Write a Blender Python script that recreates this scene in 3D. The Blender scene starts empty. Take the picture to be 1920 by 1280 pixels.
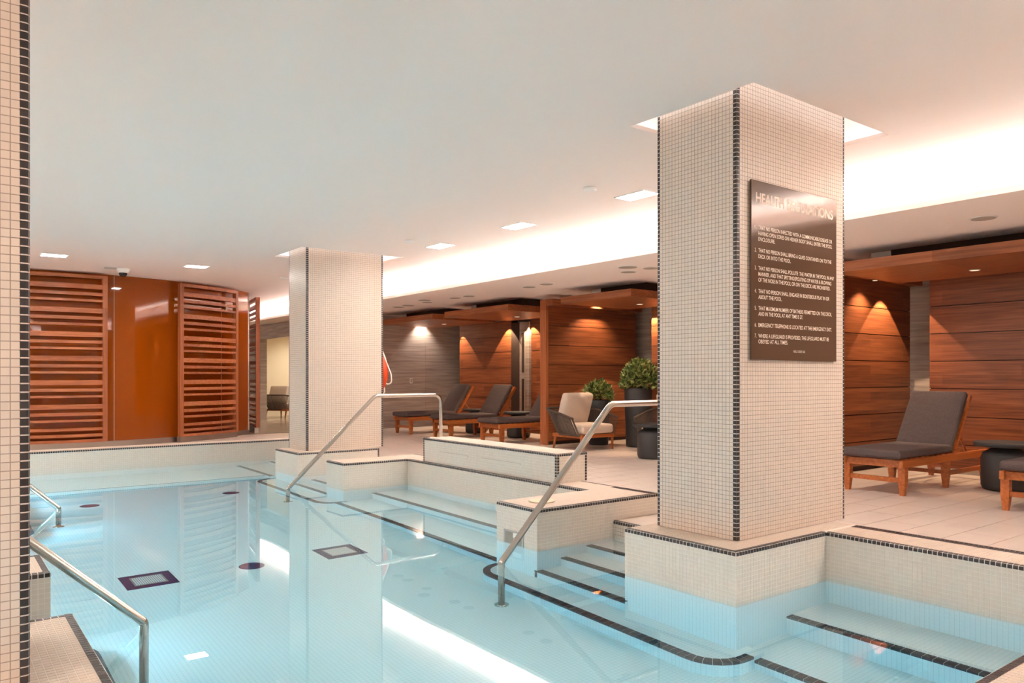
import bpy, bmesh, math, random
from mathutils import Vector, Matrix
random.seed(7)
S = bpy.context.scene
C = S.collection
PI = math.pi

# ------------------------------------------------------------------ camera, exposure
f_px, cy = 1428.1, 705.5
cam_d = bpy.data.cameras.new('camera')
cam = bpy.data.objects.new('camera', cam_d)
C.objects.link(cam)
cam.location = (0, 0, 1.0)
cam.rotation_euler = (PI/2, 0, math.radians(52.72 - 90))
cam_d.sensor_width = 36.0
cam_d.lens = 36.0 * f_px / 1920
cam_d.shift_y = (cy - 640) / 1920
cam_d.clip_start = 0.02
S.camera = cam
S.view_settings.view_transform = 'Standard'
S.view_settings.look = 'None'
S.view_settings.gamma = 1
S.view_settings.use_curve_mapping = False
S.view_settings.exposure = 0.62
S.cycles.use_denoising = True
S.cycles.use_adaptive_sampling = True
S.cycles.adaptive_threshold = 0.025
S.cycles.sample_clamp_indirect = 60.0
S.cycles.max_bounces = 12
S.cycles.diffuse_bounces = 5
S.cycles.transmission_bounces = 8
S.cycles.blur_glossy = 0.5
w = bpy.data.worlds.new('world'); S.world = w; w.use_nodes = True
w.node_tree.nodes['Background'].inputs[0].default_value = (0.8, 0.82, 0.85, 1)
w.node_tree.nodes['Background'].inputs[1].default_value = 0.3

# light levels (emission strengths / watts)
L_DOWN, L_COVE, L_COL, L_POOL, L_SPOT = 92.0, 44.0, 3.5, 66.0, 32.0
K_NEUT = (1.0, 0.945, 0.885); K_COVE = (1.0, 0.945, 0.925); K_COOL = (0.84, 0.92, 1.0); K_WARM = (1.0, 0.72, 0.46); K_POOL = (0.42, 0.76, 1.0)

# levels
ZD, ZW, ZC, ZS, ZF = -0.17, -0.305, 2.70, 2.40, -1.205   # deck, water, ceiling, soffit, pool floor
P = 0.027                                                  # mosaic pitch

# ------------------------------------------------------------------ node helpers
MAT = {}
def nt(name):
    m = bpy.data.materials.new(name); m.use_nodes = True
    n = m.node_tree; n.nodes.clear()
    o = n.nodes.new('ShaderNodeOutputMaterial')
    b = n.nodes.new('ShaderNodeBsdfPrincipled')
    n.links.new(b.outputs[0], o.inputs[0])
    MAT[name] = m
    return m, n, b, o
def lin(c):
    return tuple(((x/255)/12.92 if x/255 <= .04045 else (((x/255)+.055)/1.055)**2.4) for x in c) + (1,)
def plain(name, rgb, rough=.5, metal=0, spec=.5, coat=0):
    m, n, b, o = nt(name)
    b.inputs['Base Color'].default_value = lin(rgb)
    b.inputs['Roughness'].default_value = rough
    b.inputs['Metallic'].default_value = metal
    b.inputs['Specular IOR Level'].default_value = spec
    if coat:
        b.inputs['Coat Weight'].default_value = coat; b.inputs['Coat Roughness'].default_value = .05
    return m
def N(n, t, **k):
    x = n.nodes.new(t)
    for a, v in k.items(): setattr(x, a, v)
    return x
def math_n(n, op, a, b=None):
    x = N(n, 'ShaderNodeMath', operation=op)
    for i, v in enumerate((a, b)):
        if v is None: continue
        if isinstance(v, (int, float)): x.inputs[i].default_value = v
        else: n.links.new(v, x.inputs[i])
    return x.outputs[0]
def ramp(n, fac, stops):
    r = N(n, 'ShaderNodeValToRGB')
    el = r.color_ramp.elements
    while len(el) < len(stops): el.new(.5)
    for e, (p, c) in zip(el, stops): e.position = p; e.color = lin(c)
    n.links.new(fac, r.inputs[0]); return r.outputs[0]
def cellvar(name, rgb, rough, var=.06, cell=P, spec=.5, coat=0):
    """tile glaze: colour varies a little from tile to tile"""
    m, n, b, o = nt(name)
    g = N(n, 'ShaderNodeNewGeometry')
    sn = N(n, 'ShaderNodeVectorMath', operation='SNAP'); n.links.new(g.outputs['Position'], sn.inputs[0]); sn.inputs[1].default_value = (cell,)*3
    wn = N(n, 'ShaderNodeTexWhiteNoise', noise_dimensions='3D'); n.links.new(sn.outputs[0], wn.inputs[0])
    hi = tuple(min(255, c*(1+var)) for c in rgb); lo = tuple(c*(1-var) for c in rgb)
    n.links.new(ramp(n, wn.outputs[0], [(0, lo), (1, hi)]), b.inputs['Base Color'])
    b.inputs['Roughness'].default_value = rough; b.inputs['Specular IOR Level'].default_value = spec
    if coat: b.inputs['Coat Weight'].default_value = coat; b.inputs['Coat Roughness'].default_value = .08
    return m
def gridmat(name, tile, grout, rough=.35, pitch=P, width=.10, relief=.0):
    """mosaic grid for surfaces too far or too deep to pick the tiles apart"""
    m, n, b, o = nt(name)
    g = N(n, 'ShaderNodeNewGeometry')
    sp = N(n, 'ShaderNodeSeparateXYZ'); n.links.new(g.outputs['Position'], sp.inputs[0])
    sn = N(n, 'ShaderNodeSeparateXYZ'); n.links.new(g.outputs['True Normal'], sn.inputs[0])
    tot = None
    for i in range(3):
        fr = math_n(n, 'FRACT', math_n(n, 'DIVIDE', math_n(n, 'ADD', sp.outputs[i], 100.0), pitch))
        ln = math_n(n, 'LESS_THAN', fr, width)
        ok = math_n(n, 'LESS_THAN', math_n(n, 'ABSOLUTE', sn.outputs[i]), .5)
        v = math_n(n, 'MULTIPLY', ln, ok)
        tot = v if tot is None else math_n(n, 'MAXIMUM', tot, v)
    mx = N(n, 'ShaderNodeMix', data_type='RGBA')
    n.links.new(tot, mx.inputs[0]); mx.inputs[6].default_value = lin(tile); mx.inputs[7].default_value = lin(grout)
    n.links.new(mx.outputs[2], b.inputs['Base Color'])
    b.inputs['Roughness'].default_value = rough
    return m
def woodmat(name, a, bb, c, axis=0, strip=.112, rough=.42, grain=1.0):
    """veneered timber: bands of different tone plus fine grain along the local axis"""
    m, n, b, o = nt(name)
    tc = N(n, 'ShaderNodeTexCoord'); oi = N(n, 'ShaderNodeObjectInfo'); g = N(n, 'ShaderNodeNewGeometry')
    mp = N(n, 'ShaderNodeMapping'); n.links.new(tc.outputs['Object'], mp.inputs[0])
    sc = [26.0]*3; sc[axis] = 1.1; mp.inputs['Scale'].default_value = sc
    va = N(n, 'ShaderNodeVectorMath', operation='ADD'); n.links.new(mp.outputs[0], va.inputs[0])
    mu = math_n(n, 'MULTIPLY', oi.outputs['Random'], 37.0)
    cb = N(n, 'ShaderNodeCombineXYZ'); [n.links.new(mu, cb.inputs[i]) for i in range(3)]; n.links.new(cb.outputs[0], va.inputs[1])
    no = N(n, 'ShaderNodeTexNoise'); no.inputs['Scale'].default_value = 1.6*grain; no.inputs['Detail'].default_value = 6; no.inputs['Distortion'].default_value = .25
    n.links.new(va.outputs[0], no.inputs['Vector'])
    sp = N(n, 'ShaderNodeSeparateXYZ'); n.links.new(tc.outputs['Object'], sp.inputs[0])
    st = math_n(n, 'FLOOR', math_n(n, 'DIVIDE', sp.outputs[2], strip))
    ln_ = math_n(n, 'FLOOR', math_n(n, 'ADD', math_n(n, 'DIVIDE', sp.outputs[axis], 2.3), math_n(n, 'MULTIPLY', st, .37)))
    c2 = N(n, 'ShaderNodeCombineXYZ'); n.links.new(st, c2.inputs[0]); n.links.new(ln_, c2.inputs[1]); n.links.new(mu, c2.inputs[2])
    wn = N(n, 'ShaderNodeTexWhiteNoise', noise_dimensions='3D'); n.links.new(c2.outputs[0], wn.inputs[0])
    t = math_n(n, 'ADD', math_n(n, 'MULTIPLY', no.outputs[0], .80), math_n(n, 'MULTIPLY', wn.outputs[0], .20))
    n.links.new(ramp(n, t, [(.22, a), (.5, bb), (.78, c)]), b.inputs['Base Color'])
    b.inputs['Roughness'].default_value = rough
    bp = N(n, 'ShaderNodeBump'); bp.inputs['Strength'].default_value = .06; bp.inputs['Distance'].default_value = .004
    n.links.new(no.outputs[0], bp.inputs['Height']); n.links.new(bp.outputs[0], b.inputs['Normal'])
    return m
def emis(name, rgb, s):
    m, n, b, o = nt(name); n.nodes.remove(b)
    e = N(n, 'ShaderNodeEmission'); e.inputs[0].default_value = tuple(rgb)+(1,); e.inputs[1].default_value = s
    n.links.new(e.outputs[0], o.inputs[0]); return m

# ------------------------------------------------------------------ materials
cellvar('tile_cream', (221, 204, 188), .38, .014)
cellvar('tile_pool', (224, 212, 198), .38, .014)
cellvar('tile_black', (60, 52, 50), .30, .16)
plain('grout_dark', (165, 146, 130), .85)
plain('grout_light', (238, 230, 218), .85)
plain('grout_white', (226, 214, 202), .85)
gridmat('pool_mosaic', (238, 236, 230), (216, 216, 212), .4)
gridmat('column_mosaic', (223, 207, 192), (165, 146, 130), .4)
cellvar('nosing_tile', (66, 58, 58), .35, .12)
cellvar('deck_tile', (217, 202, 190), .30, .02, .3)
plain('deck_joint', (120, 102, 90), .8)
def paint(name, rgb, rough=.7):
    m, n, b, o = nt(name)
    g = N(n, 'ShaderNodeNewGeometry')
    no = N(n, 'ShaderNodeTexNoise'); no.inputs['Scale'].default_value = 160; n.links.new(g.outputs['Position'], no.inputs[0])
    bp = N(n, 'ShaderNodeBump'); bp.inputs['Strength'].default_value = .05; bp.inputs['Distance'].default_value = .002
    n.links.new(no.outputs[0], bp.inputs['Height']); n.links.new(bp.outputs[0], b.inputs['Normal'])
    b.inputs['Base Color'].default_value = lin(rgb); b.inputs['Roughness'].default_value = rough; b.inputs['Specular IOR Level'].default_value = .25
    return m
paint('ceiling_paint', (248, 235, 227)); paint('wall_paint', (232, 226, 216)); paint('cream_paint', (246, 234, 210))
woodmat('wood_panel_x', (96, 52, 30), (138, 78, 46), (170, 102, 62), 0)
woodmat('wood_panel_y', (96, 52, 30), (138, 78, 46), (170, 102, 62), 1)
woodmat('wood_canopy', (118, 68, 42), (158, 92, 56), (188, 118, 76), 1, strip=.5)
woodmat('wood_slat', (138, 76, 44), (176, 102, 62), (202, 130, 84), 0, strip=.5)
woodmat('wood_slat_v', (134, 74, 42), (166, 94, 56), (192, 118, 74), 2, strip=9)
woodmat('teak', (128, 66, 30), (172, 94, 44), (200, 120, 62), 0, strip=.5, rough=.38)
plain('dark_void', (58, 38, 28), .8)
def stone(name, a, b_, c, axis):
    m, n, b, o = nt(name)
    g = N(n, 'ShaderNodeNewGeometry'); mp = N(n, 'ShaderNodeMapping'); n.links.new(g.outputs['Position'], mp.inputs[0])
    mp.inputs['Scale'].default_value = (.9, .9, 17) if axis == 'z' else (1.2, 7, 1)
    no = N(n, 'ShaderNodeTexNoise'); no.inputs['Scale'].default_value = 1.5; no.inputs['Detail'].default_value = 7; no.inputs['Distortion'].default_value = .5
    n.links.new(mp.outputs[0], no.inputs[0])
    n.links.new(ramp(n, no.outputs[0], [(.28, a), (.5, b_), (.72, c)]), b.inputs['Base Color'])
    b.inputs['Roughness'].default_value = .45 if axis == 'z' else .18
    return m
stone('stone_wall', (150, 134, 124), (178, 163, 152), (200, 187, 176), 'z')
stone('stone_floor', (142, 124, 108), (172, 154, 138), (190, 174, 158), 'y')
plain('steel', (196, 190, 182), .22, 1.0)
plain('steel_base', (176, 166, 156), .38, 1.0)
plain('white_metal', (238, 236, 232), .45)
plain('charcoal', (52, 50, 50), .55)
plain('planter', (58, 57, 58), .5)
plain('lifebuoy', (226, 74, 28), .45)
plain('rope_white', (240, 230, 218), .7)
plain('sign_brown', (98, 74, 58), .07, 0, .6)
plain('sign_text', (236, 216, 196), .5)
plain('lid', (226, 208, 176), .5)
plain('black_gloss', (22, 22, 24), .12)
plain('grille', (186, 182, 176), .6)
plain('disc_grey', (176, 164, 152), .6)
plain('drain_dark', (26, 32, 78), .5)
plain('amber_frame', (150, 78, 24), .4)
def fabric(name, rgb, var=.12, sc=700):
    m, n, b, o = nt(name)
    tc = N(n, 'ShaderNodeTexCoord')
    no = N(n, 'ShaderNodeTexNoise'); no.inputs['Scale'].default_value = sc/6; no.inputs['Detail'].default_value = 3; n.links.new(tc.outputs['Object'], no.inputs[0])
    n2 = N(n, 'ShaderNodeTexNoise'); n2.inputs['Scale'].default_value = 9; n.links.new(tc.outputs['Object'], n2.inputs[0])
    n.links.new(ramp(n, no.outputs[0], [(.3, tuple(c*(1-var) for c in rgb)), (.7, tuple(min(255, c*(1+var)) for c in rgb))]), b.inputs['Base Color'])
    b.inputs['Roughness'].default_value = .9; b.inputs['Specular IOR Level'].default_value = .15
    bp = N(n, 'ShaderNodeBump'); bp.inputs['Strength'].default_value = .35; bp.inputs['Distance'].default_value = .02
    n.links.new(n2.outputs[0], bp.inputs['Height']); n.links.new(bp.outputs[0], b.inputs['Normal'])
    return m
fabric('cushion_dark', (92, 80, 78)); fabric('cushion_light', (214, 196, 180), .05); fabric('rope_weave', (92, 80, 72), .2)
def leafmat():
    m, n, b, o = nt('leaf')
    g = N(n, 'ShaderNodeNewGeometry')
    n.links.new(ramp(n, g.outputs['Random Per Island'], [(0, (58, 82, 36)), (.5, (112, 132, 64)), (.9, (176, 180, 112)), (1, (130, 92, 64))]), b.inputs['Base Color'])
    b.inputs['Roughness'].default_value = .45
leafmat()
def ambermat():
    m, n, b, o = nt('amber_glass')
    g = N(n, 'ShaderNodeNewGeometry'); sp = N(n, 'ShaderNodeSeparateXYZ'); n.links.new(g.outputs['Position'], sp.inputs[0])
    b.inputs['Base Color'].default_value = lin((150, 68, 6)); b.inputs['Roughness'].default_value = .03
    b.inputs['IOR'].default_value = 1.5; b.inputs['Specular IOR Level'].default_value = .5
ambermat()
def watermat():
    m, n, b, o = nt('water'); n.nodes.remove(b)
    gl = N(n, 'ShaderNodeBsdfGlass'); gl.inputs['IOR'].default_value = 1.333; gl.inputs['Roughness'].default_value = 0
    gl.inputs['Color'].default_value = (1, 1, 1, 1)
    g = N(n, 'ShaderNodeNewGeometry')
    no = N(n, 'ShaderNodeTexNoise'); no.inputs['Scale'].default_value = .9; no.inputs['Detail'].default_value = 1; n.links.new(g.outputs['Position'], no.inputs[0])
    bp = N(n, 'ShaderNodeBump'); bp.inputs['Strength'].default_value = .04; bp.inputs['Distance'].default_value = .05
    n.links.new(no.outputs[0], bp.inputs['Height']); n.links.new(bp.outputs[0], gl.inputs['Normal'])
    n.links.new(gl.outputs[0], o.inputs[0])
    ab = N(n, 'ShaderNodeVolumeAbsorption'); ab.inputs[0].default_value = (.36, .86, .95, 1); ab.inputs[1].default_value = .36
    n.links.new(ab.outputs[0], o.inputs['Volume'])
watermat()
emis('emit_down', K_NEUT, L_DOWN); emis('emit_cove', K_COVE, L_COVE); emis('emit_col', K_COOL, L_COL)
emis('emit_pool', K_POOL, L_POOL); emis('emit_can', K_WARM, .9)

# ------------------------------------------------------------------ object helpers
def link(o, parent=None):
    C.objects.link(o)
    if parent is not None: o.parent = parent
    return o
def empty(name, loc=(0,0,0), rz=0, kind=None, label=None, cat=None, group=None):
    o = bpy.data.objects.new(name, None); C.objects.link(o)
    o.location = loc; o.rotation_euler = (0, 0, rz); o.empty_display_size = .1
    tag(o, label, cat, group, kind); return o
def tag(o, label=None, cat=None, group=None, kind=None):
    if label: o['label'] = label
    if cat: o['category'] = cat
    if group: o['group'] = group
    if kind: o['kind'] = kind
    return o
def mesh(name, v, f, mat):
    me = bpy.data.meshes.new(name); me.from_pydata(v, [], f); me.materials.append(MAT[mat]); me.update(); return me
def put(name, me, parent=None, loc=(0,0,0), rot=(0,0,0)):
    o = bpy.data.objects.new(name, me); link(o, parent); o.location = loc; o.rotation_euler = rot; return o
class MB:
    """collects shapes into one mesh"""
    def __init__(s): s.v = []; s.f = []; s.smooth = []
    def add(s, v, f, sm=False):
        k = len(s.v); s.v += [tuple(p) for p in v]; s.f += [tuple(i+k for i in q) for q in f]; s.smooth += [sm]*len(f); return s
    def box(s, x0, x1, y0, y1, z0, z1, M=None):
        v = [(x, y, z) for z in (z0, z1) for x, y in ((x0,y0),(x1,y0),(x1,y1),(x0,y1))]
        if M: v = [M @ Vector(p) for p in v]
        return s.add(v, [(3,2,1,0),(4,5,6,7),(0,1,5,4),(1,2,6,5),(2,3,7,6),(3,0,4,7)])
    def prism(s, poly, z0, z1, sm=False):
        n = len(poly); v = [(x,y,z0) for x,y in poly]+[(x,y,z1) for x,y in poly]
        s.add(v, [tuple(range(n-1,-1,-1)), tuple(range(n,2*n))])
        k = len(s.v)-2*n
        for i in range(n): s.f.append((k+i, k+(i+1)%n, k+n+(i+1)%n, k+n+i)); s.smooth.append(sm)
        return s
    def lathe(s, prof, c=(0,0,0), n=32, caps=True):
        v = []; f = []
        for r, z in prof:
            for i in range(n): a = 2*PI*i/n; v.append((c[0]+r*math.cos(a), c[1]+r*math.sin(a), c[2]+z))
        for j in range(len(prof)-1):
            for i in range(n): f.append((j*n+i, j*n+(i+1)%n, (j+1)*n+(i+1)%n, (j+1)*n+i))
        s.add(v, f, True)
        if caps:
            k = len(s.v)-len(v)
            s.f.append(tuple(k+i for i in range(n-1,-1,-1))); s.f.append(tuple(k+(len(prof)-1)*n+i for i in range(n))); s.smooth += [False, False]
        return s
    def tube(s, pts, r, n=12, caps=True):
        pts = [Vector(p) for p in pts]; v = []; f = []
        T = []
        for i in range(len(pts)):
            a = pts[max(0,i-1)]; b = pts[min(len(pts)-1,i+1)]; T.append((b-a).normalized())
        up = Vector((0,0,1)) if abs(T[0].z) < .9 else Vector((1,0,0))
        nx = T[0].cross(up).normalized()
        for i, p in enumerate(pts):
            nx = (nx - T[i]*nx.dot(T[i])).normalized(); ny = T[i].cross(nx)
            rr = r[i] if isinstance(r, (list, tuple)) else r
            for k in range(n): a = 2*PI*k/n; v.append(p + nx*math.cos(a)*rr + ny*math.sin(a)*rr)
        for j in range(len(pts)-1):
            for i in range(n): f.append((j*n+i, j*n+(i+1)%n, (j+1)*n+(i+1)%n, (j+1)*n+i))
        s.add(v, f, True)
        if caps:
            k = len(s.v)-len(v); s.f.append(tuple(k+i for i in range(n-1,-1,-1))); s.f.append(tuple(k+(len(pts)-1)*n+i for i in range(n))); s.smooth += [False]*2
        return s
    def mesh(s, name, mat):
        me = mesh(name, s.v, s.f, mat)
        if any(s.smooth): me.polygons.foreach_set('use_smooth', s.smooth)
        return me
    def build(s, name, mat, parent=None, loc=(0,0,0), rot=(0,0,0), bevel=0, seg=2):
        o = put(name, s.mesh(name, mat), parent, loc, rot)
        if bevel:
            b = o.modifiers.new('b', 'BEVEL'); b.width = bevel; b.segments = seg; b.limit_method = 'ANGLE'
        return o
def box(name, mat, parent, x0, x1, y0, y1, z0, z1, bevel=0):
    cx, cy_, cz = (x0+x1)/2, (y0+y1)/2, (z0+z1)/2
    return MB().box(x0-cx, x1-cx, y0-cy_, y1-cy_, z0-cz, z1-cz).build(name, mat, parent, (cx, cy_, cz), bevel=bevel)
def fillet(pts, r, n=7):
    """round the corners of a polyline"""
    pts = [Vector(p) for p in pts]; out = [pts[0]]
    for i in range(1, len(pts)-1):
        a, b, c = pts[i-1], pts[i], pts[i+1]; u = (a-b).normalized(); v = (c-b).normalized()
        ang = u.angle(v); ri = r[i-1] if isinstance(r, (list, tuple)) else r; d = min(ri/math.tan(ang/2), (a-b).length*.49, (c-b).length*.49)
        p0, p1 = b+u*d, b+v*d
        for k in range(n+1):
            t = k/n; out.append(p0*(1-t)**2 + b*2*t*(1-t) + p1*t*t)
    out.append(pts[-1]); return out
def copy_tree(o, parent=None):
    c = o.copy(); C.objects.link(c); c.parent = parent
    for ch in list(o.children): copy_tree(ch, c)
    return c
def softbox(name, mat, parent, x, y, z, r, loc=(0,0,0), rot=(0,0,0), puff=0.0, crease=0.0):
    """upholstery cushion: box with rounded edges and a puffed top"""
    bm = bmesh.new(); bmesh.ops.create_cube(bm, size=1)
    for v in bm.verts: v.co = Vector((v.co.x*x, v.co.y*y, v.co.z*z))
    bmesh.ops.bevel(bm, geom=list(bm.edges), offset=r, segments=4, profile=.5, affect='EDGES')
    bmesh.ops.subdivide_edges(bm, edges=[e for e in bm.edges if e.calc_length() > .12], cuts=6, use_grid_fill=True)
    for v in bm.verts:
        k = max(0, 1-(2*v.co.x/x)**2)*max(0, 1-(2*v.co.y/y)**2)
        if abs(v.co.z) > z*.3: v.co.z += math.copysign(puff*k, v.co.z)
        if crease: v.co.z += crease*math.sin(v.co.x*23+v.co.y*9)*math.cos(v.co.y*17-v.co.x*5)
    me = bpy.data.meshes.new(name); bm.to_mesh(me); bm.free(); me.materials.append(MAT[mat])
    me.polygons.foreach_set('use_smooth', [True]*len(me.polygons))
    return put(name, me, parent, loc, rot)

# ---- mosaic tiles: real geometry on a rectangle O + a*U + b*V, proud along Nn
def tile_quads(mb, O, U, V, Nn, a0, a1, b0, b1, h):
    p = [O+U*a0+V*b0, O+U*a1+V*b0, O+U*a1+V*b1, O+U*a0+V*b1]; q = [x+Nn*h for x in p]
    mb.add(p+q, [(4,5,6,7),(0,1,5,4),(1,2,6,5),(2,3,7,6),(3,0,4,7)])
def mosaic(parent, O, U, V, lu, lv, mat='tile_pool', h=.0013, singles=0, name='mosaic'):
    O, U, V = Vector(O), Vector(U), Vector(V); Nn = U.cross(V)
    nu, nv = max(1, round(lu/P)), max(1, round(lv/P)); pu, pv = lu/nu, lv/nv; g = .0015
    cells = [(i, j) for i in range(nu) for j in range(nv)]
    if singles:
        cp = Vector(cam.location)
        cells.sort(key=lambda c: (O+U*(c[0]+.5)*pu+V*(c[1]+.5)*pv-cp).length)
        one = MB(); tile_quads(one, Vector((0,0,0)), U, V, Nn, g, pu-g, g, pv-g, h); me = one.mesh('tile', mat)
        for i, j in cells[:singles]: put('tile', me, parent, O+U*i*pu+V*j*pv)
        cells = cells[singles:]
        if not cells: return
    mb = MB()
    for i, j in cells: tile_quads(mb, O, U, V, Nn, i*pu+g, (i+1)*pu-g, j*pv+g, (j+1)*pv-g, h)
    o = mb.build(name, mat, parent); o['kind'] = 'stuff'; return o
# ---- black bullnose trim along an edge: one tile mesh shared by all
def trim_profile(d=.030, t=.020, r=.012, proud=.003):
    pr = [(-d, proud)]
    for k in range(4): a = PI/2*(1-k/3); pr.append((proud-r+r*math.cos(a), proud-r+r*math.sin(a)))
    pr += [(proud, -t), (-d, -t)]
    return pr
def trim_mesh(pitch, d=.030, t=.022):
    pr = trim_profile(d, t); n = len(pr); hl = pitch/2-.0022; mb = MB()
    v = [(-hl, y, z) for y, z in pr]+[(hl, y, z) for y, z in pr]
    mb.add(v, [tuple(range(n)), tuple(range(2*n-1, n-1, -1))]+[(i, n+i, n+(i+1)%n, (i+1)%n) for i in range(n)])
    return mb.mesh('trim_tile', 'tile_black')
TRIM = trim_mesh(P); TRIMV = trim_mesh(P, .026, .026)
def trim_run(parent, a, b, rz, step=P):
    """tiles from a to b; outward direction is local +y turned by rz"""
    a, b = Vector(a), Vector(b); L = (b-a).length; n = max(1, round(L/step))
    pr = trim_profile(.030, .022, .012, .0018); k = len(pr)
    MB().add([(-L/2, y, z) for y, z in pr]+[(L/2, y, z) for y, z in pr], [tuple(range(k)), tuple(range(2*k-1, k-1, -1))]+[(i, k+i, k+(i+1)%k, (i+1)%k) for i in range(k)]).build('grout_bead', 'grout_white', parent, (a+b)/2, (0, 0, rz))
    for i in range(n):
        put('trim_tile', TRIM, parent, a+(b-a)*((i+.5)/n), (0, 0, rz))
def trim_vert(parent, x, y, z0, z1, rot):
    """corner tiles up a vertical arris; rot: euler that maps the trim profile on it"""
    n = round((z1-z0)/P)
    for i in range(n): put('trim_tile', TRIMV, parent, (x, y, z0+(z1-z0)*(i+.5)/n), rot)
# outward rotations: profile +y outward, +z up
OUT = {'-y': PI, '+y': 0, '-x': PI/2, '+x': -PI/2}
X_, Y_, Z_ = Vector((1,0,0)), Vector((0,1,0)), Vector((0,0,1))
def vert_rot(hx, hy):
    """arris between faces hx (±x) and hy (±y): local x -> world z"""
    lx = Z_
    # local y -> one face normal, local z -> the other, right-handed
    for ly, lz in ((Vector((hx,0,0)), Vector((0,hy,0))), (Vector((0,hy,0)), Vector((hx,0,0)))):
        if lx.cross(ly).dot(lz) > 0: return Matrix((lx, ly, lz)).transposed().to_euler()

# ================================================================== STRUCTURE
# ---- ceiling with openings round the two columns
col1 = (3.87, 5.10, 2.84, 3.48); op1 = (3.78, 5.36, 2.66, 3.64)
col2 = (3.98, 5.12, 9.76, 10.40); op2 = (3.86, 5.38, 9.62, 10.62)
colL = (-0.98, 0.247, 2.84, 3.48); opL = (-1.24, .36, 2.66, 3.64)
RX0, RX1, RY0, RY1 = -3.6, 7.95, -8.0, 22.5
ops = [op1, op2, opL]
xs = sorted({RX0, RX1, *[o[0] for o in ops], *[o[1] for o in ops]}); ys = sorted({RY0, RY1, *[o[2] for o in ops], *[o[3] for o in ops]})
mb = MB()
for i in range(len(xs)-1):
    for j in range(len(ys)-1):
        mx, my = (xs[i]+xs[i+1])/2, (ys[j]+ys[j+1])/2
        if any(o[0] < mx < o[1] and o[2] < my < o[3] for o in ops): continue
        mb.box(xs[i], xs[i+1], ys[j], ys[j+1], ZC, ZC+.03)
ceil = mb.build('ceiling', 'ceiling_paint'); tag(ceil, kind='structure')
for o in ops:      # hoods over the openings, with the light strips standing behind the lip
    e = .16; mb = MB(); x0, x1, y0, y1 = o[0]-e, o[1]+e, o[2]-e, o[3]+e; zt = ZC+.27
    mb.box(x0, x1, y0, y1, zt, zt+.03)
    mb.box(x0-.03, x0, y0, y1, ZC+.03, zt+.03); mb.box(x1, x1+.03, y0, y1, ZC+.03, zt+.03)
    mb.box(x0, x1, y0-.03, y0, ZC+.03, zt+.03); mb.box(x0, x1, y1, y1+.03, ZC+.03, zt+.03)
    hd = mb.build('light_hood', 'ceiling_paint', ceil)
    mb = MB(); s = .05
    mb.box(x0+.02, x0+.02+s, y0+.1, y1-.1, ZC+.035, ZC+.06); mb.box(x1-.02-s, x1-.02, y0+.1, y1-.1, ZC+.035, ZC+.06)
    mb.box(x0+.1, x1-.1, y0+.02, y0+.02+s, ZC+.035, ZC+.06); mb.box(x0+.1, x1-.1, y1-.02-s, y1-.02, ZC+.035, ZC+.06)
    mb.build('light_strip', 'emit_col', hd)
# ---- soffit over the lounge and its light cove
SX = 6.52
sof = MB().box(SX, 10.9, RY0, 15.62, ZS, ZS+.02).box(SX, 7.4, 15.62, RY1, ZS, ZS+.02).box(SX, SX+.02, RY0, RY1, ZS+.02, ZS+.05).box(7.40, 7.43, RY0, RY1, ZS+.02, ZC).build('ceiling_soffit', 'ceiling_paint'); tag(sof, kind='structure')
MB().box(SX+.16, SX+.22, RY0, RY1-.2, ZS+.02, ZS+.045).build('light_strip', 'emit_cove', sof)

# the same soffit and cove along the other long side of the hall
so2 = MB().box(RX0, -2.42, RY0, RY1, ZS, ZS+.02).box(-2.44, -2.42, RY0, RY1, ZS+.02, ZS+.05).box(-3.33, -3.30, RY0, RY1, ZS+.02, ZC).build('ceiling_soffit', 'ceiling_paint'); tag(so2, kind='structure')
MB().box(-2.64, -2.58, RY0, RY1-.2, ZS+.02, ZS+.045).build('light_strip', 'emit_cove', so2)

# ---- walls
def wall(name, mat, *b):
    mb = MB()
    for q in b: mb.box(*q)
    return tag(mb.build(name, mat), kind='structure')
wall('wall_left', 'wall_paint', (RX0-.1, RX0, RY0, RY1, -.4, 3.1))
wall('wall_rear', 'wall_paint', (RX0-.1, 11, RY0-.1, RY0, -.4, 3.1))
wall('wall_right', 'stone_wall', (10.72, 10.9, RY0, 15.62, -.4, 2.42))
wb = wall('wall_back', 'stone_wall', (7.2, 10.9, 15.66, 15.8, -.4, 2.42))
for x0, x1 in ((7.2, 8.2), (8.2, 9.32), (9.32, 10.72)):
    box('stone_panel', 'stone_wall', wb, x0+.002, x1-.002, 15.64, 15.66, ZD, 2.40)
cw = wall('wall_corridor', 'stone_wall', (7.2, 7.34, 15.8, 17.0, -.4, 2.42), (7.2, 7.34, 20.9, RY1, -.4, 2.42), (7.2, 7.34, 17.0, 20.9, 2.02, 2.42))
wall('wall_end', 'wall_paint', (RX0, 11.2, RY1, RY1+.1, -.4, 3.1))
wall('wall_lounge', 'cream_paint', (10.6, 10.7, 15.8, RY1, -.4, 2.9), (7.34, 10.7, 22.3, 22.4, -.4, 2.9), (7.34, 10.7, 15.8, 15.84, -.4, 2.9), (7.34, 10.7, 15.8, RY1, 2.6, 2.65))
dr = empty('door_1', (7.27, 20.9, ZD), kind='structure')
box('jamb', 'wood_slat_v', dr, -.09, .09, -.05, .0, 0, 2.19); bpy.data.objects['jamb'].data.materials[0] = MAT['stone_wall']

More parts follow.
